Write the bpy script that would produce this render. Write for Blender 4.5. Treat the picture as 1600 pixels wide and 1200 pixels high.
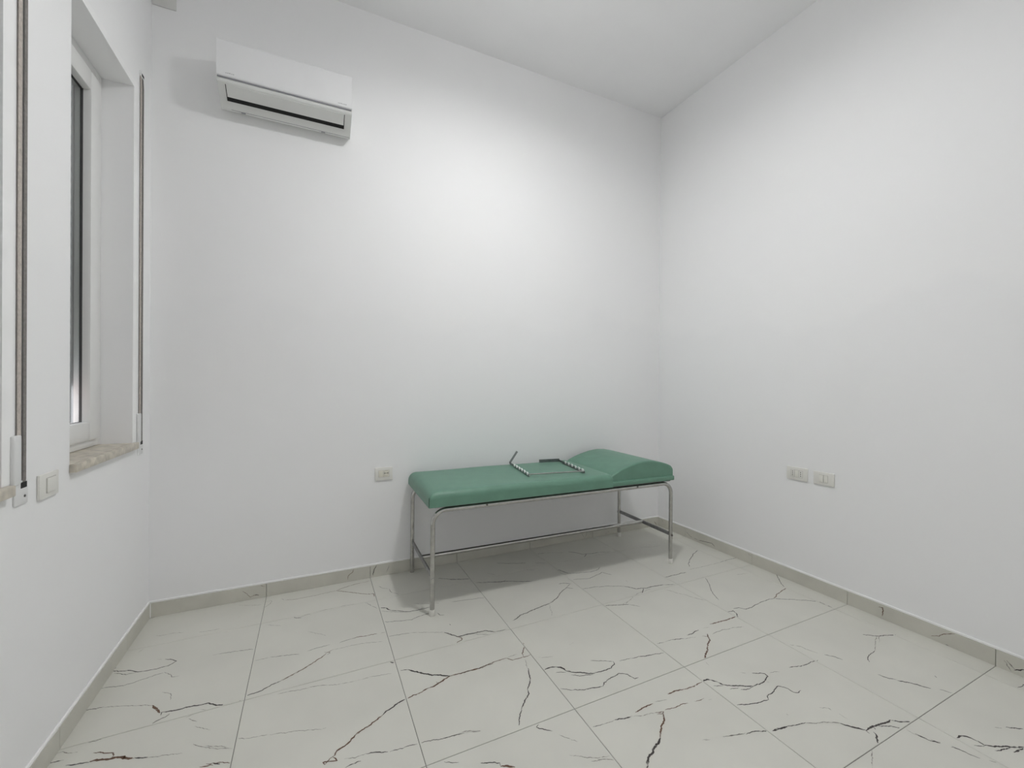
import bpy, bmesh, math, random
from mathutils import Vector, Matrix, noise

for o in list(bpy.data.objects):
    bpy.data.objects.remove(o)
sc = bpy.context.scene
col = sc.collection

# ------------------------------------------------------------------ camera
F_PX, YAW, PITCH, ROLL, CAM_H = 661.66, 0.4414, -0.0024, 0.0069, 1.30
_f = Vector((math.sin(YAW)*math.cos(PITCH), math.cos(YAW)*math.cos(PITCH), math.sin(PITCH)))
_r = Vector((math.cos(YAW), -math.sin(YAW), 0))
_u = _r.cross(_f)
cr, sr = math.cos(ROLL), math.sin(ROLL)
RGT, UP, FWD = _r*cr + _u*sr, _u*cr - _r*sr, _f
CAM = Vector((0, 0, CAM_H))
cam_d = bpy.data.cameras.new('camera')
cam_d.sensor_fit = 'HORIZONTAL'; cam_d.sensor_width = 36.0
cam_d.lens = F_PX/1600*36.0
cam_d.clip_start = 0.02; cam_d.clip_end = 100
cam = bpy.data.objects.new('camera', cam_d); col.objects.link(cam)
cam.matrix_world = Matrix(((RGT.x, UP.x, -FWD.x, CAM.x), (RGT.y, UP.y, -FWD.y, CAM.y),
                           (RGT.z, UP.z, -FWD.z, CAM.z), (0, 0, 0, 1)))
sc.camera = cam

# ------------------------------------------------------------------ world, exposure
w = bpy.data.worlds.new('overcast_daylight'); sc.world = w; w.use_nodes = True
w.node_tree.nodes['Background'].inputs[0].default_value = (0.92, 0.95, 1.0, 1)
w.node_tree.nodes['Background'].inputs[1].default_value = 1.5
vs = sc.view_settings
vs.view_transform = 'Standard'; vs.look = 'None'; vs.gamma = 1.0; vs.use_curve_mapping = False
vs.exposure = 1.02
sc.cycles.max_bounces = 10; sc.cycles.diffuse_bounces = 7
LAMP_POS = (1.08, 1.50, 3.743)
LAMP_STRENGTH = 165.0
LAMP_DROP = 0.24

# room dimensions (metres)
XL, XR, YB, YF, ZC = -0.804, 2.889, 2.946, -0.70, 3.743
L0, LS = -0.8407, 0.5988          # joints between tile columns
M0, MS = 2.6227, 0.6033           # joints between tile rows

# ------------------------------------------------------------------ material helpers
def lin(c):
    return tuple(((v/255)/12.92 if v/255 <= .04045 else ((v/255+.055)/1.055)**2.4) for v in c)
def mat(name, rgb, rough=.5, metal=0, spec=.5, noise_scale=None, noise_amt=.06, bump=0, bump_scale=60, bump_dist=.001):
    m = bpy.data.materials.new(name); m.use_nodes = True
    nt = m.node_tree; b = nt.nodes['Principled BSDF']
    b.inputs['Base Color'].default_value = (*rgb, 1)
    b.inputs['Roughness'].default_value = rough
    b.inputs['Metallic'].default_value = metal
    b.inputs['Specular IOR Level'].default_value = spec
    tc = nt.nodes.new('ShaderNodeTexCoord')
    n = nt.nodes.new('ShaderNodeTexNoise'); n.inputs['Scale'].default_value = noise_scale or 8
    n.inputs['Detail'].default_value = 2
    nt.links.new(tc.outputs['Object'], n.inputs['Vector'])
    rp = nt.nodes.new('ShaderNodeValToRGB')
    rp.color_ramp.elements[0].position = .3; rp.color_ramp.elements[1].position = .7
    rp.color_ramp.elements[0].color = (*[v*(1-noise_amt) for v in rgb], 1)
    rp.color_ramp.elements[1].color = (*[min(1, v*(1+noise_amt)) for v in rgb], 1)
    nt.links.new(n.outputs['Fac'], rp.inputs['Fac'])
    nt.links.new(rp.outputs['Color'], b.inputs['Base Color'])
    if bump:
        n2 = nt.nodes.new('ShaderNodeTexNoise'); n2.inputs['Scale'].default_value = bump_scale
        n2.inputs['Detail'].default_value = 1
        nt.links.new(tc.outputs['Object'], n2.inputs['Vector'])
        bp = nt.nodes.new('ShaderNodeBump'); bp.inputs['Strength'].default_value = bump
        bp.inputs['Distance'].default_value = bump_dist
        nt.links.new(n2.outputs['Fac'], bp.inputs['Height'])
        nt.links.new(bp.outputs['Normal'], b.inputs['Normal'])
    return m

def wall_paint():
    # roller-painted white wall, slightly paler above a ragged line a bit above head height of a sitter
    m = bpy.data.materials.new('white_wall_paint'); m.use_nodes = True
    nt = m.node_tree; N = nt.nodes; Lk = nt.links; b = N['Principled BSDF']
    b.inputs['Roughness'].default_value = .75; b.inputs['Specular IOR Level'].default_value = .25
    tc = N.new('ShaderNodeTexCoord')
    n1 = N.new('ShaderNodeTexNoise'); n1.inputs['Scale'].default_value = 1.3; n1.inputs['Detail'].default_value = 3
    Lk.new(tc.outputs['Object'], n1.inputs['Vector'])
    sx = N.new('ShaderNodeSeparateXYZ'); Lk.new(tc.outputs['Object'], sx.inputs[0])
    ma = N.new('ShaderNodeMath'); ma.operation = 'MULTIPLY_ADD'; ma.inputs[1].default_value = 0.9; ma.inputs[2].default_value = -0.45
    Lk.new(n1.outputs['Fac'], ma.inputs[0])
    ad = N.new('ShaderNodeMath'); ad.operation = 'ADD'
    Lk.new(sx.outputs['Z'], ad.inputs[0]); Lk.new(ma.outputs[0], ad.inputs[1])
    mr = N.new('ShaderNodeMapRange'); mr.inputs['From Min'].default_value = 1.70; mr.inputs['From Max'].default_value = 1.80
    Lk.new(ad.outputs[0], mr.inputs['Value'])
    n3 = N.new('ShaderNodeTexNoise'); n3.inputs['Scale'].default_value = 2.2; n3.inputs['Detail'].default_value = 1
    Lk.new(tc.outputs['Object'], n3.inputs['Vector'])
    mx = N.new('ShaderNodeMix'); mx.data_type = 'RGBA'
    mx.inputs['A'].default_value = (.886, .888, .892, 1); mx.inputs['B'].default_value = (.912, .912, .912, 1)
    Lk.new(mr.outputs['Result'], mx.inputs['Factor'])
    mx2 = N.new('ShaderNodeMix'); mx2.data_type = 'RGBA'; mx2.inputs['B'].default_value = (.900, .902, .914, 1)
    m3 = N.new('ShaderNodeMath'); m3.operation = 'MULTIPLY'; m3.inputs[1].default_value = .8
    Lk.new(n3.outputs['Fac'], m3.inputs[0]); Lk.new(m3.outputs[0], mx2.inputs['Factor'])
    Lk.new(mx.outputs['Result'], mx2.inputs['A'])
    Lk.new(mx2.outputs['Result'], b.inputs['Base Color'])
    n2 = N.new('ShaderNodeTexNoise'); n2.inputs['Scale'].default_value = 180; n2.inputs['Detail'].default_value = 0
    Lk.new(tc.outputs['Object'], n2.inputs['Vector'])
    bp = N.new('ShaderNodeBump'); bp.inputs['Strength'].default_value = .12; bp.inputs['Distance'].default_value = .001
    Lk.new(n2.outputs['Fac'], bp.inputs['Height']); Lk.new(bp.outputs['Normal'], b.inputs['Normal'])
    return m

def vein_mat(name, rgb, base, lo, hi):
    # printed vein: breaks up into the tile colour
    m = bpy.data.materials.new(name); m.use_nodes = True
    nt = m.node_tree; b = nt.nodes['Principled BSDF']; b.inputs['Roughness'].default_value = .42
    b.inputs['Specular IOR Level'].default_value = .4
    tc = nt.nodes.new('ShaderNodeTexCoord')
    n = nt.nodes.new('ShaderNodeTexNoise'); n.inputs['Scale'].default_value = 55; n.inputs['Detail'].default_value = 4
    nt.links.new(tc.outputs['Object'], n.inputs['Vector'])
    rp = nt.nodes.new('ShaderNodeValToRGB')
    rp.color_ramp.elements[0].position = lo; rp.color_ramp.elements[1].position = hi
    rp.color_ramp.elements[0].color = (*rgb, 1); rp.color_ramp.elements[1].color = (*base, 1)
    nt.links.new(n.outputs['Fac'], rp.inputs['Fac']); nt.links.new(rp.outputs['Color'], b.inputs['Base Color'])
    return m

TILE = (.66, .655, .60)
M = dict(
    wall=wall_paint(),
    ceiling=mat('ceiling_paint', (.91, .91, .918), .8, spec=.2, noise_scale=3, noise_amt=.012),
    bead=mat('lit_corner_bead_plaster', (.93, .93, .93), .7, spec=.2, noise_scale=10, noise_amt=.02),
    caulk=mat('white_sealant', (.95, .95, .95), .5, noise_amt=.02),
    tile=mat('marble_look_tile', TILE, .42, spec=.4, noise_scale=3.5, noise_amt=.035),
    skirt=mat('marble_look_skirting', (.60, .59, .53), .42, spec=.4, noise_scale=6, noise_amt=.06),
    grout=mat('grey_grout', (.16, .155, .145), .9, spec=.1, noise_scale=20, noise_amt=.1),
    vein_d=vein_mat('vein_dark', (.035, .028, .026), TILE, .56, .84),
    vein_b=vein_mat('vein_rust', (.12, .062, .034), TILE, .56, .84),
    vein_g=vein_mat('vein_faint', (.20, .185, .165), TILE, .44, .72),
    vinyl=mat('green_vinyl', (.132, .272, .200), .42, spec=.5, noise_scale=14, noise_amt=.05, bump=.25, bump_scale=420, bump_dist=.0006),
    vinyl_seam=mat('dark_green_seam', (.012, .04, .026), .6, noise_amt=.05),
    steel=mat('brushed_steel_tube', (.50, .495, .48), .17, 1, noise_scale=30, noise_amt=.10, bump=.05, bump_scale=200),
    dark_steel=mat('dull_steel', (.34, .34, .345), .42, 1, noise_scale=40, noise_amt=.15),
    rack_steel=mat('grey_notched_steel', (.22, .235, .24), .38, 1, noise_scale=40, noise_amt=.15),
    tooth=mat('bright_steel_tooth', (.78, .79, .78), .35, .6, noise_scale=40, noise_amt=.05),
    bolt=mat('dark_bolt', (.18, .17, .16), .45, 1, noise_amt=.1),
    cap=mat('white_rubber_cap', (.76, .75, .71), .6, noise_amt=.03),
    pvc=mat('white_pvc', (.80, .80, .79), .35, noise_amt=.015),
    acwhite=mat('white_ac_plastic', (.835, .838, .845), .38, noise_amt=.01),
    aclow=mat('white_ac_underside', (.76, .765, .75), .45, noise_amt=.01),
    acdark=mat('dark_air_slot', (.01, .01, .01), .8, noise_amt=.05),
    acmark=mat('pale_grey_print', (.50, .50, .51), .5, noise_amt=.02),
    acline=mat('grey_seam_line', (.33, .33, .35), .6, noise_amt=.03),
    plate=mat('cream_white_plate', (.80, .79, .75), .35, noise_amt=.01),
    insert_pale=mat('pale_cream_insert', (.82, .81, .755), .4, noise_amt=.015),
    insert=mat('cream_insert', (.80, .775, .68), .4, noise_amt=.02),
    hole=mat('black_socket_hole', (.012, .012, .012), .7, noise_amt=.05),
    rim=mat('grey_plate_shadow_gap', (.42, .41, .38), .7, noise_amt=.03),
    sill=mat('beige_marble_sill', (.58, .535, .455), .4, noise_scale=24, noise_amt=.26),
    strap=mat('grey_beige_webbing', (.52, .47, .43), .85, noise_scale=120, noise_amt=.15),
    strap2=mat('grey_webbing', (.22, .205, .195), .85, noise_scale=120, noise_amt=.15),
    winder=mat('grey_white_winder_plastic', (.78, .785, .785), .5, noise_amt=.02),
    gasket=mat('grey_gasket', (.10, .10, .10), .7, noise_amt=.05),
    shutter=mat('grey_shutter_slat', (.40, .41, .40), .55, noise_amt=.05),
    rail=mat('grey_guide_rail', (.34, .35, .36), .4, .6, noise_amt=.06),
    outside=mat('pink_house_plaster', (.70, .50, .47), .9, spec=.1, noise_scale=4, noise_amt=.08),
    jbox=mat('grey_box_cover', (.72, .72, .70), .6, noise_amt=.02),
    lampbody=mat('white_lamp_body', (.85, .85, .85), .4, noise_amt=.01),
)
def glass():
    m = bpy.data.materials.new('window_glass'); m.use_nodes = True
    nt = m.node_tree; b = nt.nodes['Principled BSDF']
    n = nt.nodes.new('ShaderNodeTexNoise'); n.inputs['Scale'].default_value = 3
    mr = nt.nodes.new('ShaderNodeMapRange'); mr.inputs['To Min'].default_value = .0; mr.inputs['To Max'].default_value = .03
    nt.links.new(n.outputs['Fac'], mr.inputs['Value']); nt.links.new(mr.outputs['Result'], b.inputs['Roughness'])
    b.inputs['Base Color'].default_value = (.93, .96, .95, 1)
    b.inputs['Transmission Weight'].default_value = 1; b.inputs['IOR'].default_value = 1.45
    return m
M['glass'] = glass()
def glow():
    m = bpy.data.materials.new('lamp_and_uplight_glow'); m.use_nodes = True
    b = m.node_tree.nodes['Principled BSDF']
    b.inputs['Base Color'].default_value = (.9, .9, .9, 1)
    b.inputs['Emission Color'].default_value = (1, 1, .995, 1)
    b.inputs['Emission Strength'].default_value = LAMP_STRENGTH
    return m
M['glow'] = glow()

# ------------------------------------------------------------------ mesh helpers
def build(name, verts, faces, m, parent=None, smooth=False, mats=None, fmat=None):
    me = bpy.data.meshes.new(name); me.from_pydata([tuple(v) for v in verts], [], faces); me.update()
    for x in (mats or [m]): me.materials.append(x)
    if fmat: me.polygons.foreach_set('material_index', fmat)
    if smooth: me.polygons.foreach_set('use_smooth', [True]*len(faces))
    o = bpy.data.objects.new(name, me); col.objects.link(o)
    if parent: o.parent = parent
    return o
def from_bm(name, bm, m, parent=None, smooth=False, angle=None):
    bmesh.ops.recalc_face_normals(bm, faces=bm.faces)
    me = bpy.data.meshes.new(name); bm.to_mesh(me); bm.free(); me.materials.append(m)
    if smooth or angle: me.polygons.foreach_set('use_smooth', [True]*len(me.polygons))
    if angle: me.set_sharp_from_angle(angle=math.radians(angle))
    o = bpy.data.objects.new(name, me); col.objects.link(o)
    if parent: o.parent = parent
    return o
def add_box(bm, a, b, bev=0, seg=2):
    x0, y0, z0 = [min(p, q) for p, q in zip(a, b)]; x1, y1, z1 = [max(p, q) for p, q in zip(a, b)]
    vs_ = [bm.verts.new(p) for p in ((x0,y0,z0),(x1,y0,z0),(x1,y1,z0),(x0,y1,z0),(x0,y0,z1),(x1,y0,z1),(x1,y1,z1),(x0,y1,z1))]
    fs = [bm.faces.new([vs_[i] for i in f]) for f in ((3,2,1,0),(4,5,6,7),(0,1,5,4),(1,2,6,5),(2,3,7,6),(3,0,4,7))]
    if bev:
        es = list({e for f in fs for e in f.edges})
        bmesh.ops.bevel(bm, geom=es, offset=bev, segments=seg, affect='EDGES', profile=.5)
def box(name, a, b, m, parent=None, bev=0, seg=2):
    bm = bmesh.new(); add_box(bm, a, b, bev, seg)
    return from_bm(name, bm, m, parent, angle=35 if bev else None)
def add_tube(bm, pts, rad, n=14, cap=True):
    pts = [Vector(p) for p in pts]; rings = []
    t0 = (pts[1]-pts[0]).normalized()
    nrm = t0.orthogonal().normalized()
    for i, p in enumerate(pts):
        t = ((pts[min(i+1, len(pts)-1)]-p).normalized() + (p-pts[max(i-1, 0)]).normalized()).normalized() if 0 < i < len(pts)-1 else \
            ((pts[1]-pts[0]) if i == 0 else (pts[-1]-pts[-2])).normalized()
        nrm = (nrm - t*nrm.dot(t)).normalized(); bi = t.cross(nrm)
        r_ = rad[i] if isinstance(rad, (list, tuple)) else rad
        rings.append([bm.verts.new(p + (nrm*math.cos(a)+bi*math.sin(a))*r_) for a in [2*math.pi*k/n for k in range(n)]])
    for a, b in zip(rings, rings[1:]):
        for k in range(n): bm.faces.new((a[k], a[(k+1) % n], b[(k+1) % n], b[k]))
    if cap:
        bm.faces.new(list(reversed(rings[0]))); bm.faces.new(rings[-1])
def tube(name, pts, rad, m, parent=None, n=14):
    bm = bmesh.new(); add_tube(bm, pts, rad, n); return from_bm(name, bm, m, parent, angle=50)
def extrude_profile(name, prof, x0, x1, m, parent, ax='x'):
    # closed (y,z) profile extruded along x
    bm = bmesh.new()
    A = [bm.verts.new((x0, y, z)) for y, z in prof]; B = [bm.verts.new((x1, y, z)) for y, z in prof]; n = len(prof)
    for k in range(n): bm.faces.new((A[k], A[(k+1) % n], B[(k+1) % n], B[k]))
    bm.faces.new(list(reversed(A))); bm.faces.new(B)
    return from_bm(name, bm, m, parent, angle=35)
def empty(name, loc=(0, 0, 0), rz=0):
    o = bpy.data.objects.new(name, None); col.objects.link(o); o.location = loc; o.rotation_euler = (0, 0, rz)
    o.empty_display_size = .05
    return o
def tag(o, label=None, cat=None, group=None, kind=None):
    if label: o['label'] = label
    if cat: o['category'] = cat
    if group: o['group'] = group
    if kind: o['kind'] = kind
    return o
def struct(o, label, cat):
    return tag(o, label, cat, kind='structure')

# photo pixel -> point on a plane of the room
def ray(x, y): return FWD + RGT*((x-800)/F_PX) + UP*((600-y)/F_PX)
def on_z(x, y, z=0): d = ray(x, y); return CAM + d*((z-CAM.z)/d.z)
def on_y(x, y, Y): d = ray(x, y); return CAM + d*((Y-CAM.y)/d.y)
def on_x(x, y, X): d = ray(x, y); return CAM + d*((X-CAM.x)/d.x)

# ------------------------------------------------------------------ room shell
T = .25
struct(box('ceiling', (XL-T, YF-T, ZC), (XR+T, YB+T, ZC+.2), M['ceiling']), 'plain white painted ceiling', 'ceiling')
struct(box('wall_back', (XL-T, YB, -.2), (XR+T, YB+T, ZC), M['wall']), 'white wall behind the green treatment bed', 'wall')
struct(box('wall_right', (XR, YF, -.2), (XR+T, YB, ZC), M['wall']), 'white wall holding two side-by-side electrical plates', 'wall')
struct(box('wall_front', (XL-T, YF-T, -.2), (XR+T, YF, ZC), M['wall']), 'white wall facing the treatment bed', 'wall')
WIN = [(2.10, 2.70), (1.12, 1.72)]
WZ0, WZ1 = .96, 2.755
bm = bmesh.new()
xa, xb = XL-T, XL
for (y0, y1, z0, z1) in [(YF, YB, -.2, WZ0), (YF, YB, WZ1, ZC), (YF, WIN[1][0], WZ0, WZ1), (WIN[1][1], WIN[0][0], WZ0, WZ1), (WIN[0][1], YB, WZ0, WZ1)]:
    add_box(bm, (xa, y0, z0), (xb, y1, z1))
struct(from_bm('wall_left', bm, M['wall']), 'white wall with two deep window openings', 'wall')

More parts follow.
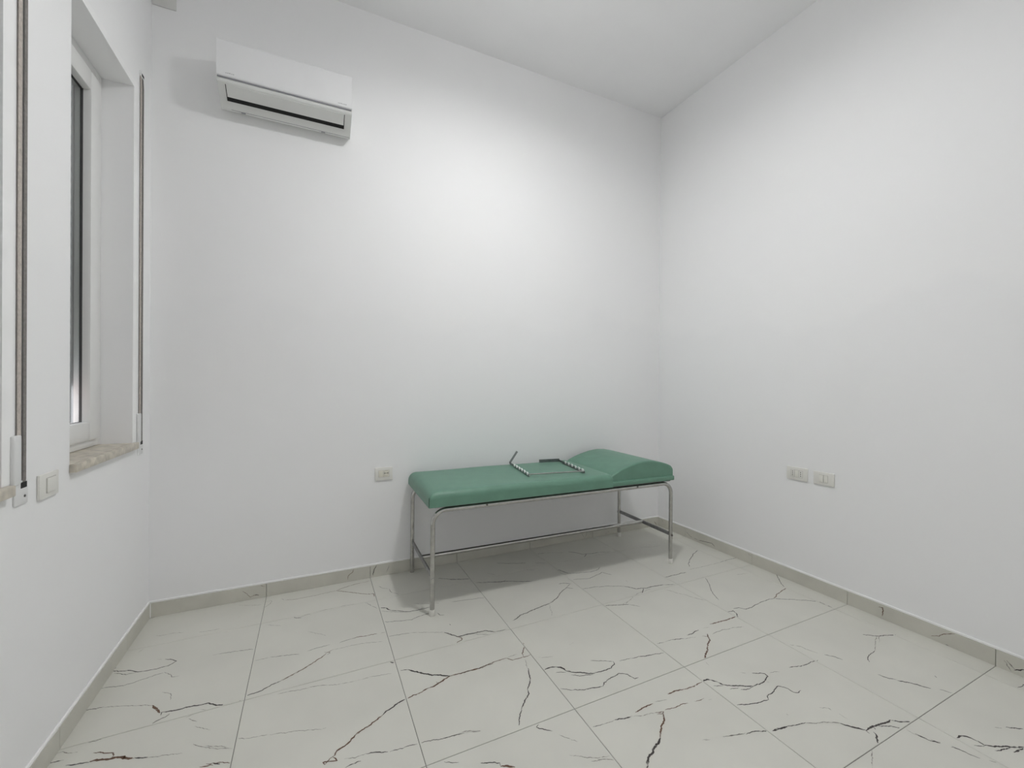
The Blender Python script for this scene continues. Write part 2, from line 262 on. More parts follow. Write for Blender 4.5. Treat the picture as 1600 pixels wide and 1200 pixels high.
# ------------------------------------------------------------------ veins traced on the tiles
CR = dict(A=(0,880,3.721), B=(340,860,3.53), C=(700,860,3.53), D=(1000,800,4.8), E=(1170,900,3.721), A1=(0,1040,4), A2=(380,1040,4),
          A3=(760,1040,4), A4=(1100,1040,4), A5=(1300,1000,5.333), A6=(200,880,5.333), A7=(480,860,5.333), A8=(740,800,5))
VEINS = '''
A6 g 1 235,605 300,600 380,582 465,577
A6 g 1 590,575 650,568 760,548
A6 d 1 150,470 215,450 290,425
A6 g 1 80,745 125,718
A6 g 1 690,770 760,755
A6 d 1 760,755 830,745 940,727 1045,718
A6 g 1 920,350 1000,352 1110,348
A6 g 1 1130,315 1150,320 1195,315 1185,340 1120,380
A d 1.6 640,625 670,628 740,625 800,630 850,628 920,612 980,595 1025,570 1000,560 960,558
A d 2.4 665,595 668,612 655,628
A d 1 665,640 730,648 790,635
A g 1 915,557 940,560
A d 1 565,730 640,722 720,710 770,698 820,678 880,658 950,637
A g 1.3 960,632 975,640 990,650 1000,662 1040,657
A g 1 945,748 985,755 995,770 990,795
A d 1.4 465,862 530,850 600,838
A g 1.3 600,838 710,830 800,828 885,827
A b 3.4 885,827 905,845 935,868
A d 2.2 935,868 950,866 1000,860 1080,838 1160,826 1210,815 1270,826 1320,820
A d 1.2 1320,820 1400,800
A d 2 935,885 940,868
A d 1.6 875,940 920,915 960,895 985,875
A g 1 330,1085 450,1058 600,1020 740,980 870,942
A g 1 1160,850 1200,850
A g 1 1080,900 1120,878
A g 1.3 1095,905 1115,915 1150,918
A g 1 1130,950 1180,960 1220,970
A g 1 1120,1055 1190,1070 1240,1080 1350,1075
A g 1 1190,1065 1320,1065
A d 1.6 380,1178 440,1170 520,1155
A b 3.4 520,1155 600,1142 680,1128 720,1135 780,1135
A d 2.2 780,1135 860,1128
A b 1.6 540,1105 600,1098 650,1103 660,1120 640,1138
A b 2 690,1125 730,1118 720,1140
A g 1 860,1128 960,1117 1060,1105
A d 1.3 245,1163 310,1158 370,1145
A g 1.2 330,1105 360,1100 400,1105 450,1100
A b 1.6 1160,1185 1200,1180 1240,1172
A d 3 1240,1166 1280,1166
A b 1.3 1200,1165 1340,1160
B b 1.5 655,222 700,205 740,192 790,178
B b 1 790,178 840,168
B b 1.8 655,222 740,232 800,240 858,240 865,255
B b 1 370,275 440,268 540,248 655,222
B g 1 355,265 370,275
B d 1.4 415,365 430,372 460,374
B g 1 430,375 560,335 700,305 815,288
B g 1.4 815,288 850,305 880,322
B g 1 200,610 290,590
B d 1 290,590 370,580 450,572
B d 1 495,556 560,535 620,520
B d 1 670,508 740,488
B b 1.7 740,488 790,475 840,467 880,460
B b 1 900,457 930,452
B g 1 640,548 700,535 760,520 820,510 910,503
B d 1.9 148,808 230,778 300,742 350,718
B b 1.9 350,718 410,688 470,655 530,618 575,590 595,570
B b 1 595,570 640,545
B g 1.5 590,560 620,565 600,575
B g .8 265,412 350,415
B g .8 500,448 600,470
B g 1.2 330,790 450,770 560,745 650,742
B g 1 650,742 740,725 880,690 960,680
B g 2 640,742 655,742
B d 2.4 1040,820 1000,838 960,870 930,888 910,908
B b 2.4 910,908 870,940 830,970 790,995 750,1030 700,1080 660,1105 640,1135
B b 1.6 635,1135 590,1180 580,1170 610,1165 660,1160 635,1135
B d 1 115,1037 150,1038
B g 1 150,1038 200,1030 300,1015 400,1000 530,990 600,978
B g 1.1 700,1150 760,1140 820,1125
B d 1.7 820,1122 870,1115 940,1112
B d 1 950,1110 1040,1085 1110,1065
B d 1.5 705,1198 740,1180 790,1160
B b 2 1040,820 1080,800 1130,778 1170,758
B b 2.8 1170,758 1195,750 1215,735 1250,712 1283,692
B b 1.5 1205,725 1220,735
B d 2.9 1283,692 1240,690 1190,688 1140,680 1090,668 1050,658
B d 1.6 1050,658 1010,660
B d 2.6 950,612 975,622 990,640 998,660
B b 1.9 1283,692 1340,678 1410,660 1470,640 1518,622
C b 1.4 60,680 135,660 200,640 260,612 325,595 355,605 420,588 455,575
C b 1.6 415,510 420,535 410,570 415,588
C g 1 330,590 380,572
C g 1 425,600 440,650
C d 1.7 440,650 452,690 450,740 440,770
C d 1.8 440,770 445,790 420,840 405,875
C d 1.4 405,875 395,930 388,965
B d 1 940,475 1000,465 1060,455
B g 1.2 1060,455 1130,452 1250,452
B d 2.4 1250,452 1290,465 1325,475 1360,468 1420,455
B b 1.8 1325,475 1345,482 1350,490 1315,512
C d 2 80,468 140,458 205,442 260,450
C d 1.2 260,450 320,437
C g 1.4 150,462 240,465
B d 2.6 890,318 930,318 955,330
B d 1.9 955,330 1000,335 1060,338 1110,328 1170,312
B g 1.3 905,335 980,340 1050,342
B d 1.2 920,395 1000,390 1070,382 1100,368 1170,345
B d 1.4 1210,345 1225,358 1250,355
B g 1.4 885,195 910,208 945,212 960,232 1000,242
A7 d 1.6 1090,235 1150,235 1200,245 1260,240 1350,238
A7 g 1.2 880,440 960,445 1100,440
A7 d 1 1200,430 1330,412 1440,398 1475,395
A7 d 2 1186,614 1196,622
B d 1 1115,1062 1200,1045 1290,1028 1360,1005
B g 1 1360,1005 1450,995
B d 1 1250,1168 1330,1168
B d 1 1450,1175 1518,1170
C g 1 0,1030 60,1010 100,998 180,992
C d 1.2 180,1175 220,1170 285,1172 290,1190
C b 3 290,1190 330,1190 370,1195
C d 1.9 360,388 400,358 470,328 560,292
C d 1.6 560,292 600,265 625,228 655,205 690,210
C d 1 655,205 670,185
C d 1.6 610,185 640,180 680,185
C g .9 560,300 575,360
C d 1.2 0,158 60,160 120,158
C d 1.8 155,178 250,175 330,170 400,172 460,170
C d 1.2 250,170 290,178 320,163
C d 1.5 270,70 350,72 430,70
C d 1 480,70 540,70
C g 1 215,125 260,135
C g 1 420,105 480,110
C g 1 670,522 690,508
C g 1 500,590 580,588
C d 2.2 530,657 570,645 600,642
C d 3.6 600,642 630,650 650,665
C d 2.4 650,665 700,672 760,678 810,678
C d 1.7 810,678 860,662 900,650 915,625 910,612
C d 1.1 910,612 850,610 785,608
C d 1.2 595,675 650,672
C d 1.3 680,688 750,690 800,685
C d 1 945,610 1010,595
C d 1.2 1010,595 1090,582 1190,565
C d 1.2 620,762 690,772
C d 1.6 690,772 770,765 855,750
C d 1.5 855,750 858,730 900,705 940,678 990,685 1030,708 1050,700
C d 1.6 500,960 490,975 530,990 575,997
C g 1 610,1015 660,1035 715,1058
C g 1.2 670,1130 750,1140 820,1145 890,1135
C g 1.3 930,1152 860,1155 790,1162
C g 1 820,1145 840,1165
C d 2 600,105 640,118 665,128
C d 1.4 665,128 720,125 790,118 830,105 838,95
C d 1.2 690,160 780,155 850,122 905,135
C d 1.3 745,213 800,203 880,197 970,198
C d 2.3 970,198 1040,212 1090,208 1140,197 1190,190
C d 1.4 1190,190 1250,188
C d 2 1080,212 1070,235
C g 1 1120,210 1040,240 980,295
C d 1.8 860,305 920,302 1000,298
C d 1 1000,298 1060,310
C g 1 960,300 990,280
C g 1.2 980,165 990,175
D g 1.3 185,580 270,605 350,625 430,650 500,665
D b 2.6 525,842 580,828 640,812 720,785
D d 1.9 355,925 400,905 440,885
D g 1 470,870 520,865
D d 1 130,990 180,975
D d 1.6 240,958 330,950
D g 1.2 180,975 240,958
D g 1.2 330,950 420,938
D g 1.4 540,915 620,885 700,868 780,862
D b 1.2 465,930 505,935 508,915
D b 2.4 508,915 520,965 505,1010
D b 2.8 505,1010 500,1060 482,1098
D g 1 490,1125 515,1150
D d 1.2 0,1085 80,1072
C d 1.1 800,975 860,958
C d 1.9 920,937 1010,918
C g 1.2 860,958 920,937
C g 1.2 1010,918 1080,908 1150,895
C b 2 1035,895 1080,865 1130,845
C g 1 1140,832 1210,825
C b 2.4 1215,795 1250,775 1300,768
C b 1.8 1300,768 1360,748 1400,725
C d 2.6 1400,725 1435,712
A3 b 1.3 1055,295 1110,285 1100,300 1065,300
A3 b 2.4 1105,300 1110,350 1090,400 1085,450
A3 d 3 1085,450 1075,490 1045,520 1035,550 1010,575 1005,640
A3 b 1.4 1120,280 1180,260 1230,240 1260,235
A3 b 1 1300,225 1360,205
A3 g 1 1390,215 1410,208
A3 g 1 1350,465 1380,462
A3 g 1.1 1480,445 1540,437 1600,425
A4 d 2.6 0,95 20,87 60,95 90,105
A4 d 3.4 90,105 120,122
A4 d 2.4 120,122 180,125 240,128 310,130
A4 d 1.8 310,130 350,115 385,90 400,70 380,52 330,48 300,46
A4 d 1.2 60,128 120,126
A4 d 1.2 160,145 220,140
A4 d 1.4 230,152 280,147 310,130
A4 g 1 225,42 270,47
A4 g 1.2 390,100 410,105
A4 g 1 410,45 470,38
A4 d 1.4 530,12 620,0 710,-35
A4 d 1.6 205,245 270,243 340,232 405,215
A4 d 1.5 405,215 400,190 430,165 462,128 510,138 560,165 590,168 605,155
A4 d 1.4 775,265 795,278
A4 g 1 725,265 775,265
A4 d 1.2 516,302 524,310
A4 g .9 840,300 900,335
A4 g 1 0,465 40,462
A4 g 1.1 120,445 180,435 260,425
A4 d 1.4 260,425 330,412 370,408 415,410
A4 d 2.8 430,410 470,392 520,380
A4 d 1.3 520,380 580,370 640,360
A4 g 1.5 640,360 720,358 800,355
A4 d 1.6 800,355 850,360
A4 d 3 850,360 920,382 970,395 1010,405
A4 d 2.6 1010,405 1030,395 1060,380 1120,360 1170,342
A4 d 1.9 1170,342 1230,352 1300,350
A4 d 2 1060,380 1075,400
A4 d 2 1010,405 1035,425
A4 d 2.4 1060,415 1080,440 1088,485
A4 d 1.4 1090,378 1160,380 1240,390
A4 g 1.2 1265,400 1320,430
A4 d 1.3 1320,430 1400,465 1480,487
A4 d 1.3 1545,510 1600,525
A4 g 1.2 1050,530 1050,640
D d 1.3 490,495 515,530 530,580 550,615 590,660
D d 1.6 700,725 740,718 795,730 850,708 890,685
D d 1.5 890,685 950,660 1005,650
D b 2 1005,650 1025,620 1060,595 1095,572
D d 1.5 1095,572 1060,540 1040,500 1015,460
D d 1.6 1005,650 1100,655 1200,660 1330,670 1440,715
D d 1.9 660,750 700,740 720,760 735,790 745,795
D d 1.9 185,490 250,475 345,452
D g 1.2 370,430 440,418 520,398 600,378
D d 1.2 600,378 660,358 735,342
D g 1 725,470 810,460
D d 1.8 435,288 405,310 385,340 370,365
D d 1.5 370,365 365,385 370,410
D g 1 0,265 80,262 160,252
E d 1.8 660,340 720,348 770,348 855,342
E g 1.2 740,350 735,400 735,435
E d 1.3 735,435 700,460 690,480 700,500
E g 1 760,350 755,385
E g 1.5 240,400 300,410 360,435 400,450
E d 1.7 440,458 500,470 545,488
E d 1.6 750,572 800,590 860,605
E d 2.2 860,605 930,622 980,632 1060,655
E d 1.4 1110,660 1180,680
E d 1.8 1078,580 1094,592
E d 1.1 1430,880 1470,885
E d 1.8 1495,880 1595,890
E d 2.6 1205,940 1225,930 1270,935 1330,960
E d 3.6 1330,960 1370,985
E d 2.4 1370,985 1440,990 1520,995 1600,995
E d 1.3 1310,985 1370,988
E d 1.6 1430,1015 1480,1012 1520,1000
E d 2.2 1540,1025 1600,1005
E d 1.3 965,915 1040,950
E d 1.8 1060,955 1115,970
E d 1.4 1180,990 1260,1025 1345,1060
E d 1.2 1400,1075 1440,1085
E g 1 1110,735 1125,745
A8 d 1.2 490,330 560,320
A8 g 1.2 560,320 700,318
A8 d 1.8 740,310 800,318 850,330 920,325 980,315
A8 d 1.2 980,315 1070,310
A8 d 2 880,330 865,350
A8 g 1.2 930,195 1000,190 1060,185
'''
SKIRT_BACK = '''
A6 b 1.2 990,260 1020,280 1060,265 1090,268
A6 d 1.8 1060,262 1090,268
A6 b 1 950,235 1000,260
A6 b 1 1050,180 1140,190
A7 d 2 580,118 560,160 545,210
A7 b 1.3 390,150 375,185 345,215 335,245
A7 g 1.1 685,110 660,185
A8 g 1.2 840,165 870,205
A8 g 1.2 890,150 870,205
A8 g 1.4 1030,170 1060,150
A8 b 1.8 1410,75 1430,95
'''
SKIRT_RIGHT = '''
D b 1.3 165,60 170,75
D g 1.2 345,150 390,190 440,212
D d 1.5 440,212 540,235 560,262
D d 1.3 720,265 740,270
D g 1.3 810,315 840,330
E b 2 755,180 780,185 778,235
E b 1.2 1060,350 1100,352 1130,335 1200,340
E d 2 1145,395 1160,402
E d 2.6 1545,550 1600,545
E g 2 1500,490 1545,550
E g 1.4 1480,490 1530,555
'''
VM = {'d': 1, 'b': 2, 'g': 3}
def parse(txt, fn):
    out = []
    for ln in txt.strip().splitlines():
        p = ln.split(); ox, oy, s = CR[p[0]]
        pts = [tuple(float(v) for v in q.split(',')) for q in p[3:]]
        out.append((VM[p[1]], float(p[2]), [fn(ox+x/s, oy+y/s) for x, y in pts]))
    return out
def ribbon(pts, wmm, nrm, rng, step=.007):
    """short quads along a jittered polyline lying in a plane"""
    quads = []
    fine = []
    for a, b in zip(pts, pts[1:]):
        n = max(1, int((b-a).length/step))
        for k in range(n): fine.append(a.lerp(b, k/n))
    fine.append(pts[-1])
    if len(fine) < 2: return quads
    n = len(fine)
    off = rng.random()*50
    prev = None
    for i, p in enumerate(fine):
        t = (fine[min(i+1, n-1)]-fine[max(i-1, 0)])
        if t.length < 1e-6: continue
        s = nrm.cross(t.normalized())
        j = (noise.noise(Vector((off+i*.55, 0, 0)))*3.4 + noise.noise(Vector((off+i*.13, 7, 0)))*4.5)*.001
        taper = min(1, .35+.65*min(i, n-1-i)/3)
        wv = wmm*.001*taper*(.35 + 1.3*(noise.noise(Vector((off+i*.45, 3, 0)))*.5+.5))
        q = (p+s*(j-wv), p+s*(j+wv))
        if prev: quads.append((prev[0], prev[1], q[1], q[0]))
        prev = q
    return quads

rng = random.Random(5)
tile_veins = {}
for mi, wmm, pts in parse(VEINS, lambda x, y: on_z(x, y, 0)):
    for q in ribbon(pts, wmm*(1.1 if mi == 3 else 1.25), Vector((0, 0, 1)), rng, .005):
        c = (q[0]+q[2])*.5
        key = (math.floor((c.x-L0)/LS), math.floor((M0-c.y)/MS))
        tile_veins.setdefault(key, []).append((mi, q))

# ------------------------------------------------------------------ floor: slab of grout with 60 cm tiles
floor = struct(box('floor', (XL-T, YF-T, -.2), (XR+T, YB+T, -.0022), M['grout']), 'floor of pale marble-look tiles with dark veins', 'floor')
GAP = .0010
rich = [k for k in tile_veins if 1 <= k[0] <= 4 and 0 <= k[1] <= 1]
for i in range(0, 7):
    for j in range(-1, 6):
        x0, x1 = max(L0+i*LS, XL)+GAP, min(L0+(i+1)*LS, XR)-GAP
        y1, y0 = min(M0-j*MS, YB)-GAP, max(M0-(j+1)*MS, YF)+GAP
        if x1-x0 < .02 or y1-y0 < .02: continue
        cx, cy = (x0+x1)/2, (y0+y1)/2
        c = .0012; z0 = -.009
        V = [(x0,y0,z0),(x1,y0,z0),(x1,y1,z0),(x0,y1,z0),
             (x0,y0,-c),(x1,y0,-c),(x1,y1,-c),(x0,y1,-c),
             (x0+c,y0+c,0),(x1-c,y0+c,0),(x1-c,y1-c,0),(x0+c,y1-c,0)]
        Fc = [(3,2,1,0),(0,1,5,4),(1,2,6,5),(2,3,7,6),(3,0,4,7),(4,5,9,8),(5,6,10,9),(6,7,11,10),(7,4,8,11),(8,9,10,11)]
        fm = [0]*len(Fc)
        vq = tile_veins.get((i, j))
        if vq is None or (j >= 3 and i < 4):
            # tiles outside the picture carry the same print, turned half round
            src = rich[(i*3+j*5) % len(rich)]
            ox, oy = L0+src[0]*LS, M0-(src[1]+1)*MS
            bx, by = L0+i*LS, M0-(j+1)*MS
            vq = [(m_, [Vector((bx+LS-(v.x-ox), by+MS-(v.y-oy), 0)) for v in q]) for m_, q in tile_veins[src]] + (vq or [])
        for m_, q in vq:
            if any(not (x0+c < v.x < x1-c and y0+c < v.y < y1-c) for v in q): continue
            b_ = len(V); V += [(v.x, v.y, .00025) for v in q]
            Fc.append((b_, b_+1, b_+2, b_+3)); fm.append(m_)
        V = [(x-cx, y-cy, z) for x, y, z in V]
        t = build('floor_tile', V, Fc, None, floor, mats=[M['tile'], M['vein_d'], M['vein_b'], M['vein_g']], fmat=fm)
        # make the ribbons face up
        me = t.data; bmx = bmesh.new(); bmx.from_mesh(me)
        fl = [f for f in bmx.faces if len(f.verts) == 4 and f.material_index > 0 and f.normal.z < 0]
        if fl: bmesh.ops.reverse_faces(bmx, faces=fl)
        bmx.to_mesh(me); bmx.free()
        t.location = (cx, cy, 0)

# ------------------------------------------------------------------ skirting: tile strips with a white sealant line on top
SH, ST = .078, .009
def skirting(name, axis, fixed, sign, cuts, veins, label):
    # axis: running axis; fixed: wall coordinate; sign: direction into the room
    lo, hi = cuts[0], cuts[-1]
    def P(a, d, z): return (a, fixed+sign*d, z) if axis == 'x' else (fixed+sign*d, a, z)
    bm = bmesh.new()
    add_box(bm, P(lo, 0, SH), P(hi, ST-.001, SH+.012), .003, 2)
    if name == 'baseboard_left': add_box(bm, (XL+ST, YB-ST-.0035, .001), (XL+ST+.0035, YB-ST, SH))
    root = struct(from_bm(name, bm, M['caulk']), label, 'baseboard')
    for a, b in zip(cuts, cuts[1:]):
        bm = bmesh.new(); add_box(bm, P(a+.0009, 0, 0.0), P(b-.0009, ST, SH), .001, 1)
        s = from_bm('skirting_tile', bm, M['skirt'], root)
        for k in ('vein_d', 'vein_b', 'vein_g'): s.data.materials.append(M[k])
        bmx = bmesh.new(); bmx.from_mesh(s.data)
        for mi, q in veins:
            cc = (q[0]+q[2])*.5; av = cc.x if axis == 'x' else cc.y
            if a+.003 < av < b-.003 and all(.001 < v.z < SH-.001 for v in q):
                f = bmx.faces.new([bmx.verts.new(v) for v in q]); f.material_index = mi
        bmx.to_mesh(s.data); bmx.free()
    return root
vb, vr = [], []
for mi, wmm, pts in parse(SKIRT_BACK, lambda x, y: on_y(x, y, YB-ST-.0003)):
    vb += [(mi, q) for q in ribbon(pts, wmm*1.1, Vector((0, -1, 0)), rng, .005)]
for mi, wmm, pts in parse(SKIRT_RIGHT, lambda x, y: on_x(x, y, XR-ST-.0003)):
    vr += [(mi, q) for q in ribbon(pts, wmm*1.1, Vector((-1, 0, 0)), rng, .005)]
cb = [XL] + [L0+i*LS for i in range(1, 7)] + [XR]
cs = sorted([YF] + [M0-j*MS for j in range(0, 6) if M0-j*MS > YF+.02] + [YB-ST-.001])
skirting('baseboard_back', 'x', YB, -1, cb, vb, 'tile skirting along the wall behind the bed')
skirting('baseboard_right', 'y', XR, -1, cs, vr, 'tile skirting along the wall with the two electrical plates')
skirting('baseboard_left', 'y', XL, 1, cs, [], 'tile skirting along the wall below the windows')
skirting('baseboard_front', 'x', YF, 1, [XL+ST+.001]+cb[1:-1]+[XR-ST-.001], [], 'tile skirting along the wall facing the bed')

# ------------------------------------------------------------------ windows in the left wall
def ring(bm, x0, x1, y0, y1, z0, z1, ws, wt, wb, bev=.006):
    add_box(bm, (x0, y0, z0), (x1, y0+ws, z1), bev); add_box(bm, (x0, y1-ws, z0), (x1, y1, z1), bev)
    add_box(bm, (x0, y0+ws-.004, z1-wt), (x1, y1-ws+.004, z1), bev); add_box(bm, (x0, y0+ws-.004, z0), (x1, y1-ws+.004, z0+wb), bev)
def window(n, y0, y1, label, slat_bottom):
    zs = .99
    root = struct(empty('window_%d' % n, (XL, (y0+y1)/2, zs)), label, 'window')
    def loc(o):                       # keep world coordinates of the part
        o.data.transform(Matrix.Translation((-XL, -(y0+y1)/2, -zs))); return o
    bm = bmesh.new(); ring(bm, -.985, -.922, y0, y1, zs, WZ1, .062, .062, .040, .008)
    loc(from_bm('window_frame', bm, M['pvc'], root, angle=35))
    bm = bmesh.new(); ring(bm, -.975, -.908, y0+.052, y1-.052, zs+.034, WZ1-.052, .092, .092, .086, .012)
    sash = loc(from_bm('sash', bm, M['pvc'], root, angle=35))
    bm = bmesh.new(); ring(bm, -.952, -.938, y0+.140, y1-.140, zs+.116, WZ1-.140, .005, .005, .005, 0)
    loc(from_bm('gasket', bm, M['gasket'], sash))
    loc(box('pane', (-.949, y0+.142, zs+.118), (-.943, y1-.142, WZ1-.142), M['glass'], sash))
    # stone sill let into the wall and standing a little proud of it
    bm = bmesh.new(); add_box(bm, (-1.0, y0, WZ0), (XL, y1, zs)); add_box(bm, (XL, y0-.004, WZ0-.002), (XL+.022, y1+.022, zs), .003, 2)
    loc(from_bm('window_sill', bm, M['sill'], root, angle=35))
    # plaster bead around the opening, colour whitened for the light it catches
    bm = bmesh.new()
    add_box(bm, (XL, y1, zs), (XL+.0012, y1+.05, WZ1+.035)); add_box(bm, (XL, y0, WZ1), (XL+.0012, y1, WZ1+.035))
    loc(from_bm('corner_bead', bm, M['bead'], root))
    # roller shutter outside the glass
    sh = tag(empty('roller_shutter', (-1.03, (y0+y1)/2, slat_bottom)),
             'grey roller shutter lowered outside the far window' if n == 1 else 'unseen grey roller shutter lowered outside the window nearest the double switch',
             'shutter')
    if n == 2: sh['label'] = 'unseen grey roller shutter fully closed outside the window with the strap winder box'  # unseen shutter, added closed to keep daylight out of the room
    prof = [(-.006, 0), (.004, .004), (.006, .025), (.004, .046), (-.006, .05)]
    bm = bmesh.new()
    A = [bm.verts.new((x, -(y1-y0)/2+.03, z)) for x, z in prof]; B = [bm.verts.new((x, (y1-y0)/2-.03, z)) for x, z in prof]
    for k in range(4): bm.faces.new((A[k], A[k+1], B[k+1], B[k]))
    bm.faces.new((A[4], A[0], B[0], B[4])); bm.faces.new(A); bm.faces.new(list(reversed(B)))
    first = from_bm('slat', bm, M['shutter'], sh, angle=40)
    k = 1
    while slat_bottom + k*.0505 < WZ1-.002:
        s = first.copy(); col.objects.link(s); s.parent = sh; s.location = (0, 0, k*.0505)
        if slat_bottom + (k+1)*.0505 > WZ1: s.scale.z = max(.2, (WZ1-slat_bottom-k*.0505)/.0505)
        k += 1
    for yy in (-(y1-y0)/2, (y1-y0)/2-.032):
        bm = bmesh.new(); add_box(bm, (-.018, yy, zs-slat_bottom), (-.010, yy+.032, WZ1-slat_bottom)); add_box(bm, (.010, yy, zs-slat_bottom), (.022, yy+.032, WZ1-slat_bottom))
        add_box(bm, (-.018, yy if yy < 0 else yy+.028, zs-slat_bottom), (.022, yy+.004 if yy < 0 else yy+.032, WZ1-slat_bottom))
        from_bm('guide_rail', bm, M['rail'], sh)
    return root
window(1, *WIN[0], 'white framed window deep in the wall beside the air conditioner corner', 1.27)
window(2, *WIN[1], 'white framed window beside the strap winder box, next to the single switch', .99)
# house wall across the yard, seen through the gap under the shutter
struct(box('wall_outside', (-4.2, -3, -3), (-4.0, 9, 1.6), M['outside']), 'pinkish plastered wall outside beyond the window', 'wall')

def strap(yo, ztop, label):
    """pull strap of a roller shutter; yo: offset along the wall"""
    root = tag(empty('shutter_strap', (XL, yo+1.80, .93)), label, 'shutter strap')
    ox, oy, oz = XL, yo+1.80, .93
    def loc(o): o.data.transform(Matrix.Translation((-ox, -oy, -oz))); return o
    # outer run with the turn at the bottom, webbing 1.5 mm thick
    def web(name, yc, wd, xs_z, m):
        V, Fc = [], []
        for x, z in xs_z:
            V += [(x, yo+yc-wd/2, z), (x, yo+yc+wd/2, z), (x-.0016, yo+yc+wd/2, z), (x-.0016, yo+yc-wd/2, z)]
        n_ = len(xs_z)
        for k in range(n_-1):
            a = 4*k
            for e in range(4): Fc.append((a+e, a+(e+1) % 4, a+4+(e+1) % 4, a+4+e))
        Fc += [(3, 2, 1, 0), (4*n_-4, 4*n_-3, 4*n_-2, 4*n_-1)]
        return loc(build(name, V, Fc, m, root))
    web('strap', 1.7915, .018, [(XL+.003, ztop-.008), (XL+.0055, ztop-.06), (XL+.0055, 1.10)], M['strap'])
    web('strap', 1.819, .016, [(XL+.003, ztop-.008), (XL+.0055, ztop-.06), (XL+.0055, .995), (XL+.005, .984), (XL+.003, .978)], M['strap2'])
    loc(box('slot_guide', (XL, yo+1.779, ztop-.012), (XL+.004, yo+1.832, ztop+.012), M['winder'], root, .0015))
    loc(box('slot', (XL+.004, yo+1.800, ztop-.004), (XL+.0048, yo+1.829, ztop+.008), M['hole'], root))
    pl = loc(box('winder_plate', (XL, yo+1.772, .918), (XL+.0045, yo+1.839, .992), M['winder'], root, .0015))
    loc(box('plate_slot', (XL+.0045, yo+1.802, .968), (XL+.0055, yo+1.831, .986), M['hole'], pl))
    loc(tube('screw', [(XL+.004, yo+1.822, .942), (XL+.0058, yo+1.822, .942)], .004, M['bolt'], pl, 10))
    loc(box('winder_box', (XL, yo+1.757, .984), (XL+.011, yo+1.793, 1.132), M['winder'], root, .004, 3))
    loc(box('winder_cheek', (XL, yo+1.7935, .992), (XL+.007, yo+1.804, 1.125), M['strap2'], root, .002))
    return root
strap(0.0, 3.00, 'pair of grey webbing straps with winder box beside the single switch')
strap(.995, 2.873, 'thin shutter pull strap beside the window in the corner by the air conditioner')

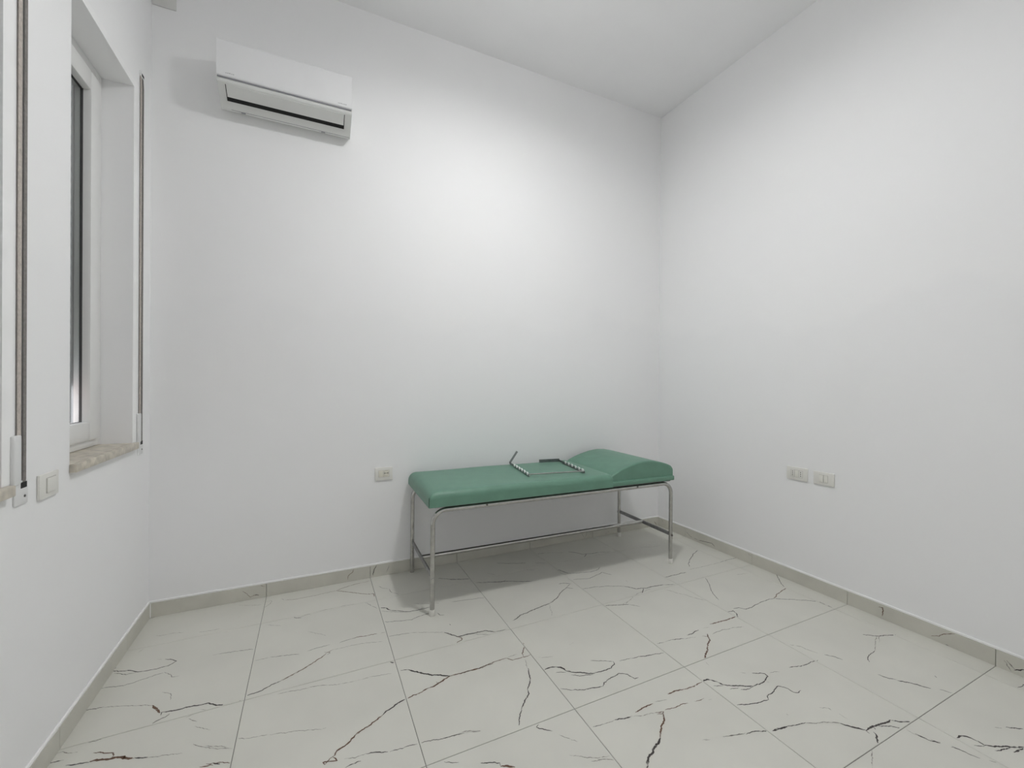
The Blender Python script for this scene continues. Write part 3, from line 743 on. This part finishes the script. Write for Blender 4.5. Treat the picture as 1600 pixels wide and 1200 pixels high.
# ------------------------------------------------------------------ air conditioner
def air_conditioner():
    x0, x1 = -.474, .212
    root = tag(empty('air_conditioner', ((x0+x1)/2, YB, 2.84)), 'white wall-mounted split air conditioner high above the bed wall', 'air conditioner')
    ox, oy, oz = root.location
    def loc(o): o.data.transform(Matrix.Translation((-ox, -oy, -oz))); return o
    Y = lambda d: YB-d
    def arc(cy, cz, r, a0, a1, n=6): return [(cy+r*math.cos(math.radians(a0+(a1-a0)*k/n)), cz+r*math.sin(math.radians(a0+(a1-a0)*k/n))) for k in range(n+1)]
    # body behind the front panel and its slanted underside
    prof = [(Y(0), 3.148), (Y(.185), 3.148), (Y(.185), 2.945)]
    prof += arc(Y(.180), 2.936, .018, 180, 235, 5)
    prof += [(Y(.128), 2.886), (Y(.110), 2.884), (Y(.066), 2.849)] + arc(Y(.060), 2.854, .009, 225, 290, 4) + [(Y(0), 2.880)]
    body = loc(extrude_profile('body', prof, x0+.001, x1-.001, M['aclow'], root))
    pr = arc(Y(.184), 3.138, .016, 90, 180, 6)
    pr = [(Y(.1855), 3.154)] + [(y, z) for y, z in pr] + [(Y(.200), 2.962)] + arc(Y(.192), 2.962, .008, 180, 270, 4) + [(Y(.1855), 2.954)]
    bm = bmesh.new(); n = len(pr)
    A = [bm.verts.new((x0, y, z)) for y, z in pr]; B = [bm.verts.new((x1, y, z)) for y, z in pr]
    for k in range(n): bm.faces.new((A[k], A[(k+1) % n], B[(k+1) % n], B[k]))
    bm.faces.new(list(reversed(A))); bm.faces.new(B)
    panel = loc(from_bm('front_panel', bm, M['acwhite'], root, angle=30))
    loc(box('seam', (x0+.002, Y(.192), 2.949), (x1-.004, Y(.184), 2.954), M['acline'], panel))
    # illegible pale prints at both lower corners of the panel
    for xs, k_ in ((-.433, 5), (.132, 6)):
        bm = bmesh.new()
        for k in range(k_):
            h = .0035 + .0025*((k*7) % 3)/2
            add_box(bm, (xs+k*.0084, Y(.2004), 2.9685), (xs+k*.0084+.0062, Y(.1998), 2.9685+h))
        loc(from_bm('faint_print', bm, M['acmark'], panel))
    # outlet flap with the dark air slot below it (both lie on the slanted face)
    a = Vector((0, Y(.1925), 2.9235)); b = Vector((0, Y(.128), 2.886)); d = (b-a).normalized(); nn = Vector((0, d.z, -d.y))
    if nn.z > 0: nn = -nn
    def slab(name, s0, s1, h0, h1, xa, xb, m):
        bm = bmesh.new(); L_ = (b-a).length
        pts = [a+d*(L_*s0)+nn*h0, a+d*(L_*s1)+nn*h0, a+d*(L_*s1)+nn*h1, a+d*(L_*s0)+nn*h1]
        A = [bm.verts.new((xa, p.y, p.z)) for p in pts]; B = [bm.verts.new((xb, p.y, p.z)) for p in pts]
        for k in range(4): bm.faces.new((A[k], A[(k+1) % 4], B[(k+1) % 4], B[k]))
        bm.faces.new(list(reversed(A))); bm.faces.new(B)
        return loc(from_bm(name, bm, m, root))
    slab('air_slot', .13, 1.34, .0002, .0008, x0+.037, x1-.040, M['acdark'])
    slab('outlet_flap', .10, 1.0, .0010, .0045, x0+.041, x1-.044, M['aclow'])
    # thin seam and two clips near the rear lower edge
    loc(box('lower_seam', (x0+.05, Y(.0680), 2.8482), (x1-.004, Y(.0660), 2.8498), M['acline'], body))
    for xx in (-.365, .055):
        loc(box('clip', (xx-.011, Y(.0680), 2.8440), (xx+.011, Y(.0600), 2.8490), M['acline'], body))
    for s, xx in ((0, x0), (1, x1)):
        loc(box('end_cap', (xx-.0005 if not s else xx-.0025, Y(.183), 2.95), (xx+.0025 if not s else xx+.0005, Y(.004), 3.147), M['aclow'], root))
    return root
air_conditioner()

# small cover plate near the ceiling corner above the air conditioner
jb = tag(box('junction_box', (-.800, YB-.006, 3.358), (-.694, YB, 3.47), M['jbox'], None, .002), 'small grey square box cover high in the wall corner beside the air conditioner', 'box cover')

# ------------------------------------------------------------------ sockets and switches (plate is built facing +Y, then turned)
def plate_root(name, loc_, rz, label, cat): return tag(empty(name, loc_, rz), label, cat)
def rbox(name, x0, x1, y0, y1, z0, z1, m, p, bev=0): return box(name, (x0, y0, z0), (x1, y1, z1), m, p, bev)
def face_plate(root, w=.120, h=.082, holes=True):
    rbox('plate', -w/2, w/2, 0, .009, -h/2, h/2, M['plate'], root, .003)
def module(root, name, xa, xb, za, zb, m, y=.0105):
    rbox(name+'_gap', xa-.0012, xb+.0012, .0085, .0095, za-.0012, zb+.0012, M['rim'], root)
    return rbox(name, xa, xb, .009, y, za, zb, m, root, .0008)
def hole_at(parent, x, z, r=.0028, y=.0105):
    tube('hole', [(x, y-.001, z), (x, y+.0004, z)], r, M['hole'], parent, 10)

# back wall (faces -Y): local +X runs towards world -X after half a turn
s1 = plate_root('wall_socket', (.441, YB, .684), math.pi, 'cream-white wall socket plate with one round outlet beside the bed end', 'socket')
face_plate(s1, .114, .086)
module(s1, 'blank', .006, .034, -.021, .023, M['insert'])
so = module(s1, 'outlet', -.034, .005, -.021, .023, M['insert'])
tube('outlet_rim', [(-.0145, .0100, .004), (-.0145, .0112, .004)], .0175, M['rim'], so, 20)
tube('outlet_face', [(-.0145, .0100, .004), (-.0145, .0114, .004)], .0160, M['insert'], so, 20)
for dx in (-.0095, 0, .0095): hole_at(so, -.0145+dx, .004, .0038 if dx else .0026, .0114)
# right wall (faces -X): local +X runs towards +Y, so the left of the picture is +X
s2 = plate_root('double_socket', (XR, 1.712, .718), math.pi/2, 'cream-white plate with two upright three-hole sockets, left of the rocker plate', 'socket')
s2['label'] = 'cream-white plate with two upright three-hole sockets on the bare wall'
face_plate(s2, .132, .084)
for xc, nm in ((.0255, 'outlet'), (-.0255, 'outlet')):
    m_ = module(s2, nm, xc-.011, xc+.011, -.022, .022, M['plate'])
    for dz in (-.012, 0, .012): hole_at(m_, xc, dz, .0030)
module(s2, 'blank', -.0125, .0125, -.022, .022, M['insert_pale'])
s3 = plate_root('double_switch', (XR, 1.551, .717), math.pi/2, 'cream-white plate with two small rockers beside the two-socket plate', 'switch')
face_plate(s3, .118, .080)
module(s3, 'rocker', .0015, .0235, -.022, .022, M['insert_pale'], .0125); module(s3, 'rocker', -.0235, -.0015, -.022, .022, M['insert_pale'], .0115)
# left wall (faces +X)
s4 = plate_root('light_switch', (XL, 1.950, .948), -math.pi/2, 'cream-white single rocker switch between the two windows', 'switch')
face_plate(s4, .114, .082)
module(s4, 'rocker', -.036, .020, -.024, .024, M['plate'], .0125)

# ------------------------------------------------------------------ treatment bed
BX, BY, BA = .613, 2.290, math.radians(-1.25)
def treatment_bed():
    root = tag(empty('treatment_bed', (BX, BY, 0), BA), 'green vinyl treatment bed on a steel tube frame against the wall', 'bed')
    LX0, LX1, LY0, LY1, R_, ZR = 0.0, 1.748, .032, .618, .0135, .583
    def bend(yy):
        r = .075; pts = [(LX0, yy, .03)] + [(LX0, yy, ZR-r)]
        pts += [(LX0+r-r*math.cos(t), yy, ZR-r+r*math.sin(t)) for t in [math.pi/2*k/8 for k in range(1, 9)]]
        pts += [(LX1-r+r*math.sin(t), yy, ZR-r+r*math.cos(t)) for t in [math.pi/2*k/8 for k in range(0, 9)]]
        return pts
    for yy, nm in ((LY0, 'front'), (LY1, 'rear')):
        p = bend(yy)
        # the bent tube is split into its top rail and the two legs
        rail = tube('rail', p[1:-0 or None], R_, M['steel'], root)
        for xx in (LX0, LX1):
            no_cap = (nm == 'rear' and xx == LX0)
            tube('leg', [(xx, yy, .001 if no_cap else .012), (xx, yy, ZR-.0745)], R_-.0002, M['steel'], root)
            if not no_cap:
                tube('foot_cap', [(xx, yy, 0), (xx, yy, .006), (xx, yy, .030), (xx, yy, .034)], [.0155, .0175, .0165, .0145], M['cap'], root, 16)
        for xx in (.318, 1.432):
            tube('bolt', [(xx, yy-.0115, ZR+.003), (xx, yy-.0150, ZR+.003)], .0065, M['bolt'], rail, 8)
    # flat cross stretchers between front and rear legs, long stretcher between them
    ZS = .212
    for xx in (LX0, LX1):
        st = box('cross_stretcher', (xx-.006, LY0+.009, ZS-.013), (xx+.006, LY1-.009, ZS+.013), M['dark_steel'], root, .003)
        for yy, s in ((LY0, -1), (LY1, 1)):
            tube('bolt', [(xx, yy+s*.012, ZS-.006), (xx, yy+s*.0165, ZS-.006)], .0075, M['steel' if xx == LX0 else 'bolt'], st, 8)
    tube('long_stretcher', [(LX0+.005, .325, ZS+.002), (LX1-.005, .325, ZS+.002)], .0130, M['steel'], root)
    # padded board under the head part, mattress and wedge pillow
    PY0, PY1 = .004, .624
    box('base_board', (.010, PY0+.022, .5985), (1.735, PY1-.022, .6062), M['gasket'], root)
    box('head_board', (1.195, PY0+.001, .607), (1.757, PY1-.001, .640), M['vinyl'], root, .008, 3)
    def axis(a, b, r0, r1, n0=7, n1=7, nm=14):
        s = [a + r0*(1-math.cos(math.pi/2*k/n0)) for k in range(n0)] + [a+r0+(b-r1-a-r0)*k/nm for k in range(nm)] + [b - r1*(1-math.sin(math.pi/2*k/n1)) for k in range(n1+1)]
        s = [a + r0*(1-math.cos(math.pi/2*k/n0)) for k in range(n0)] + [a+r0+(b-r1-a-r0)*k/nm for k in range(nm)] + [b-r1+r1*math.sin(math.pi/2*k/n1) for k in range(n1+1)]
        return s
    def rnd(d, r):
        return 0 if d >= r else r - math.sqrt(max(0, r*r-(r-d)**2))
    def pad(name, x0, x1, y0, y1, zb, ztop, rx0, rx1, ry0, ry1, parent):
        xs, ys = axis(x0, x1, rx0, rx1, nm=26), axis(y0, y1, ry0, ry1)
        nx, ny = len(xs), len(ys); V, Fc = [], []
        for x in xs:
            for y in ys:
                zt = ztop(x, y)
                dz = max(rnd(x-x0, rx0), rnd(x1-x, rx1)); dy = max(rnd(y-y0, ry0), rnd(y1-y, ry1))
                dd = math.hypot(dz, dy) if dz and dy else dz+dy
                V.append((x, y, max(zb+.012, zt-min(dd, zt-zb-.012))))
        for i in range(nx-1):
            for j in range(ny-1): Fc.append((i*ny+j, (i+1)*ny+j, (i+1)*ny+j+1, i*ny+j+1))
        bd = [i*ny for i in range(nx)] + [(nx-1)*ny+j for j in range(1, ny)] + [i*ny+ny-1 for i in range(nx-2, -1, -1)] + [j for j in range(ny-2, 0, -1)]
        b0 = len(V); V += [(V[k][0], V[k][1], zb) for k in bd]; n = len(bd)
        for k in range(n): Fc.append((bd[k], b0+k, b0+(k+1) % n, bd[(k+1) % n]))
        Fc.append([b0+k for k in range(n)][::-1])
        o = build(name, V, Fc, M['vinyl'], parent)
        bmx = bmesh.new(); bmx.from_mesh(o.data); bmesh.ops.recalc_face_normals(bmx, faces=bmx.faces); bmx.to_mesh(o.data); bmx.free()
        o.data.polygons.foreach_set('use_smooth', [True]*len(o.data.polygons)); o.data.set_sharp_from_angle(angle=math.radians(48))
        return o
    crown = lambda x, y: .690 + .006*math.sin(math.pi*min(1, max(0, (y-PY0)/(PY1-PY0)))) + .0016*math.sin(x*9)*math.sin(y*7)
    mt = pad('mattress', -.028, 1.212, PY0, PY1, .6065, crown, .050, .022, .036, .036, root)
    # stitched seam down the front corner
    tube('seam', [(-.0278, PY0+.0008, .612), (-.0285, PY0+.0002, .640), (-.026, PY0+.0012, .664)], .0016, M['vinyl_seam'], mt, 6)
    PR = [(1.206, .672), (1.235, .693), (1.30, .719), (1.36, .737), (1.43, .753), (1.50, .7605), (1.57, .757), (1.64, .744), (1.70, .727), (1.735, .712), (1.752, .700)]
    def prof(x, y):
        if x <= PR[0][0]: return PR[0][1]
        for (xa_, za), (xb_, zb_) in zip(PR, PR[1:]):
            if x <= xb_:
                t = (x-xa_)/(xb_-xa_); return za+(zb_-za)*t
        return PR[-1][1]
    pad('head_wedge', 1.206, 1.752, PY0+.015, PY1-.012, .6405, prof, .004, .022, .012, .012, root)
    return root
treatment_bed()

# ------------------------------------------------------------------ notched backrest bracket lying on the mattress
def bracket():
    z0 = .6965
    fl = Vector((1.268, 2.425)); ang = math.radians(-8.5)
    root = tag(empty('backrest_bracket', (fl.x, fl.y, z0), ang), 'loose grey steel bracket with notched arms lying on the green mattress', 'bracket')
    W_, D_, H_, Tk = .398, .43, .023, .004
    def rack(x):
        # sawtooth strip standing on edge
        bm = bmesh.new(); add_box(bm, (x, 0, 0), (x+Tk, D_, H_*.66), .0008, 1)
        rk = from_bm('notched_arm', bm, M['rack_steel'], root)
        n = 6; tl = D_*.80/n
        for k in range(n):
            y = .012+k*tl
            pts = [(y, H_*.30), (y+tl*.30, H_*.30), (y+tl*.55, H_), (y+tl*.22, H_)]
            bm = bmesh.new()
            A = [bm.verts.new((x-.0022, p, q)) for p, q in pts]; B = [bm.verts.new((x+Tk+.0022, p, q)) for p, q in pts]
            for e in range(4): bm.faces.new((A[e], A[(e+1) % 4], B[(e+1) % 4], B[e]))
            bm.faces.new(list(reversed(A))); bm.faces.new(B)
            from_bm('tooth', bm, M['tooth'], rk)
        # bent foot flange of the angle section
        box('flange', (x-.010 if x > .2 else x, .004, 0), (x+Tk if x > .2 else x+Tk+.010, D_*.82, .0025), M['steel'], rk)
        return rk
    rack(0); rack(W_)
    tube('front_rod', [(.002, .006, .012), (W_+.002, .006, .012)], .0048, M['steel'], root, 10)
    # end arms: one folded flat along the rear, the other swung up
    box('end_arm', (W_-.165, D_-.004, .001), (W_, D_, H_+.001), M['rack_steel'], root)
    bm = bmesh.new()
    p0, p1 = Vector((.002, D_, .010)), Vector((.060, D_+.004, .092)); d = (p1-p0).normalized(); s = Vector((d.z, 0, -d.x))*.0075
    q = [p0-s, p0+s, p1+s, p1-s]
    A = [bm.verts.new(v) for v in q]; B = [bm.verts.new(v+Vector((0, .0035, 0))) for v in q]
    for k in range(4): bm.faces.new((A[k], A[(k+1) % 4], B[(k+1) % 4], B[k]))
    bm.faces.new(list(reversed(A))); bm.faces.new(B)
    arm = from_bm('end_arm', bm, M['dark_steel'], root)
    tube('pivot', [(-.002, D_-.006, .011), (.008, D_-.006, .011)], .006, M['bolt'], arm, 10)
bracket()

# ------------------------------------------------------------------ ceiling lamp (above the frame), the room's only light, plus an added uplight
def lamp():
    root = tag(empty('ceiling_lamp', LAMP_POS), 'round white ceiling lamp above the middle of the room', 'lamp')
    tube('ceiling_rose', [(0, 0, -.025), (0, 0, -.0005)], .05, M['lampbody'], root, 24)
    tube('stem', [(0, 0, -LAMP_DROP), (0, 0, -.02)], .008, M['lampbody'], root, 12)
    tube('lamp_base', [(0, 0, -LAMP_DROP-.03), (0, 0, -LAMP_DROP)], .098, M['lampbody'], root, 40)
    R_, Hh = .089, .006
    bm = bmesh.new(); n, k = 40, 8
    prev = None
    for i in range(k):
        t = math.pi/2*i/k
        rg = [bm.verts.new((R_*math.cos(t)*math.cos(a), R_*math.cos(t)*math.sin(a), -LAMP_DROP-.0305-Hh*math.sin(t))) for a in [2*math.pi*j/n for j in range(n)]]
        if prev:
            for j in range(n): bm.faces.new((prev[j], rg[j], rg[(j+1) % n], prev[(j+1) % n]))
        prev = rg
    v = bm.verts.new((0, 0, -LAMP_DROP-.0305-Hh))
    for j in range(n): bm.faces.new((prev[j], v, prev[(j+1) % n]))
    from_bm('diffuser', bm, M['glow'], root, smooth=True)
    tube('added_uplight', [(0, 0, -LAMP_DROP+.0005), (0, 0, -LAMP_DROP+.004)], .052, M['glow'], root, 32)  # glowing disc added on top of the lamp to raise the fill light
lamp()
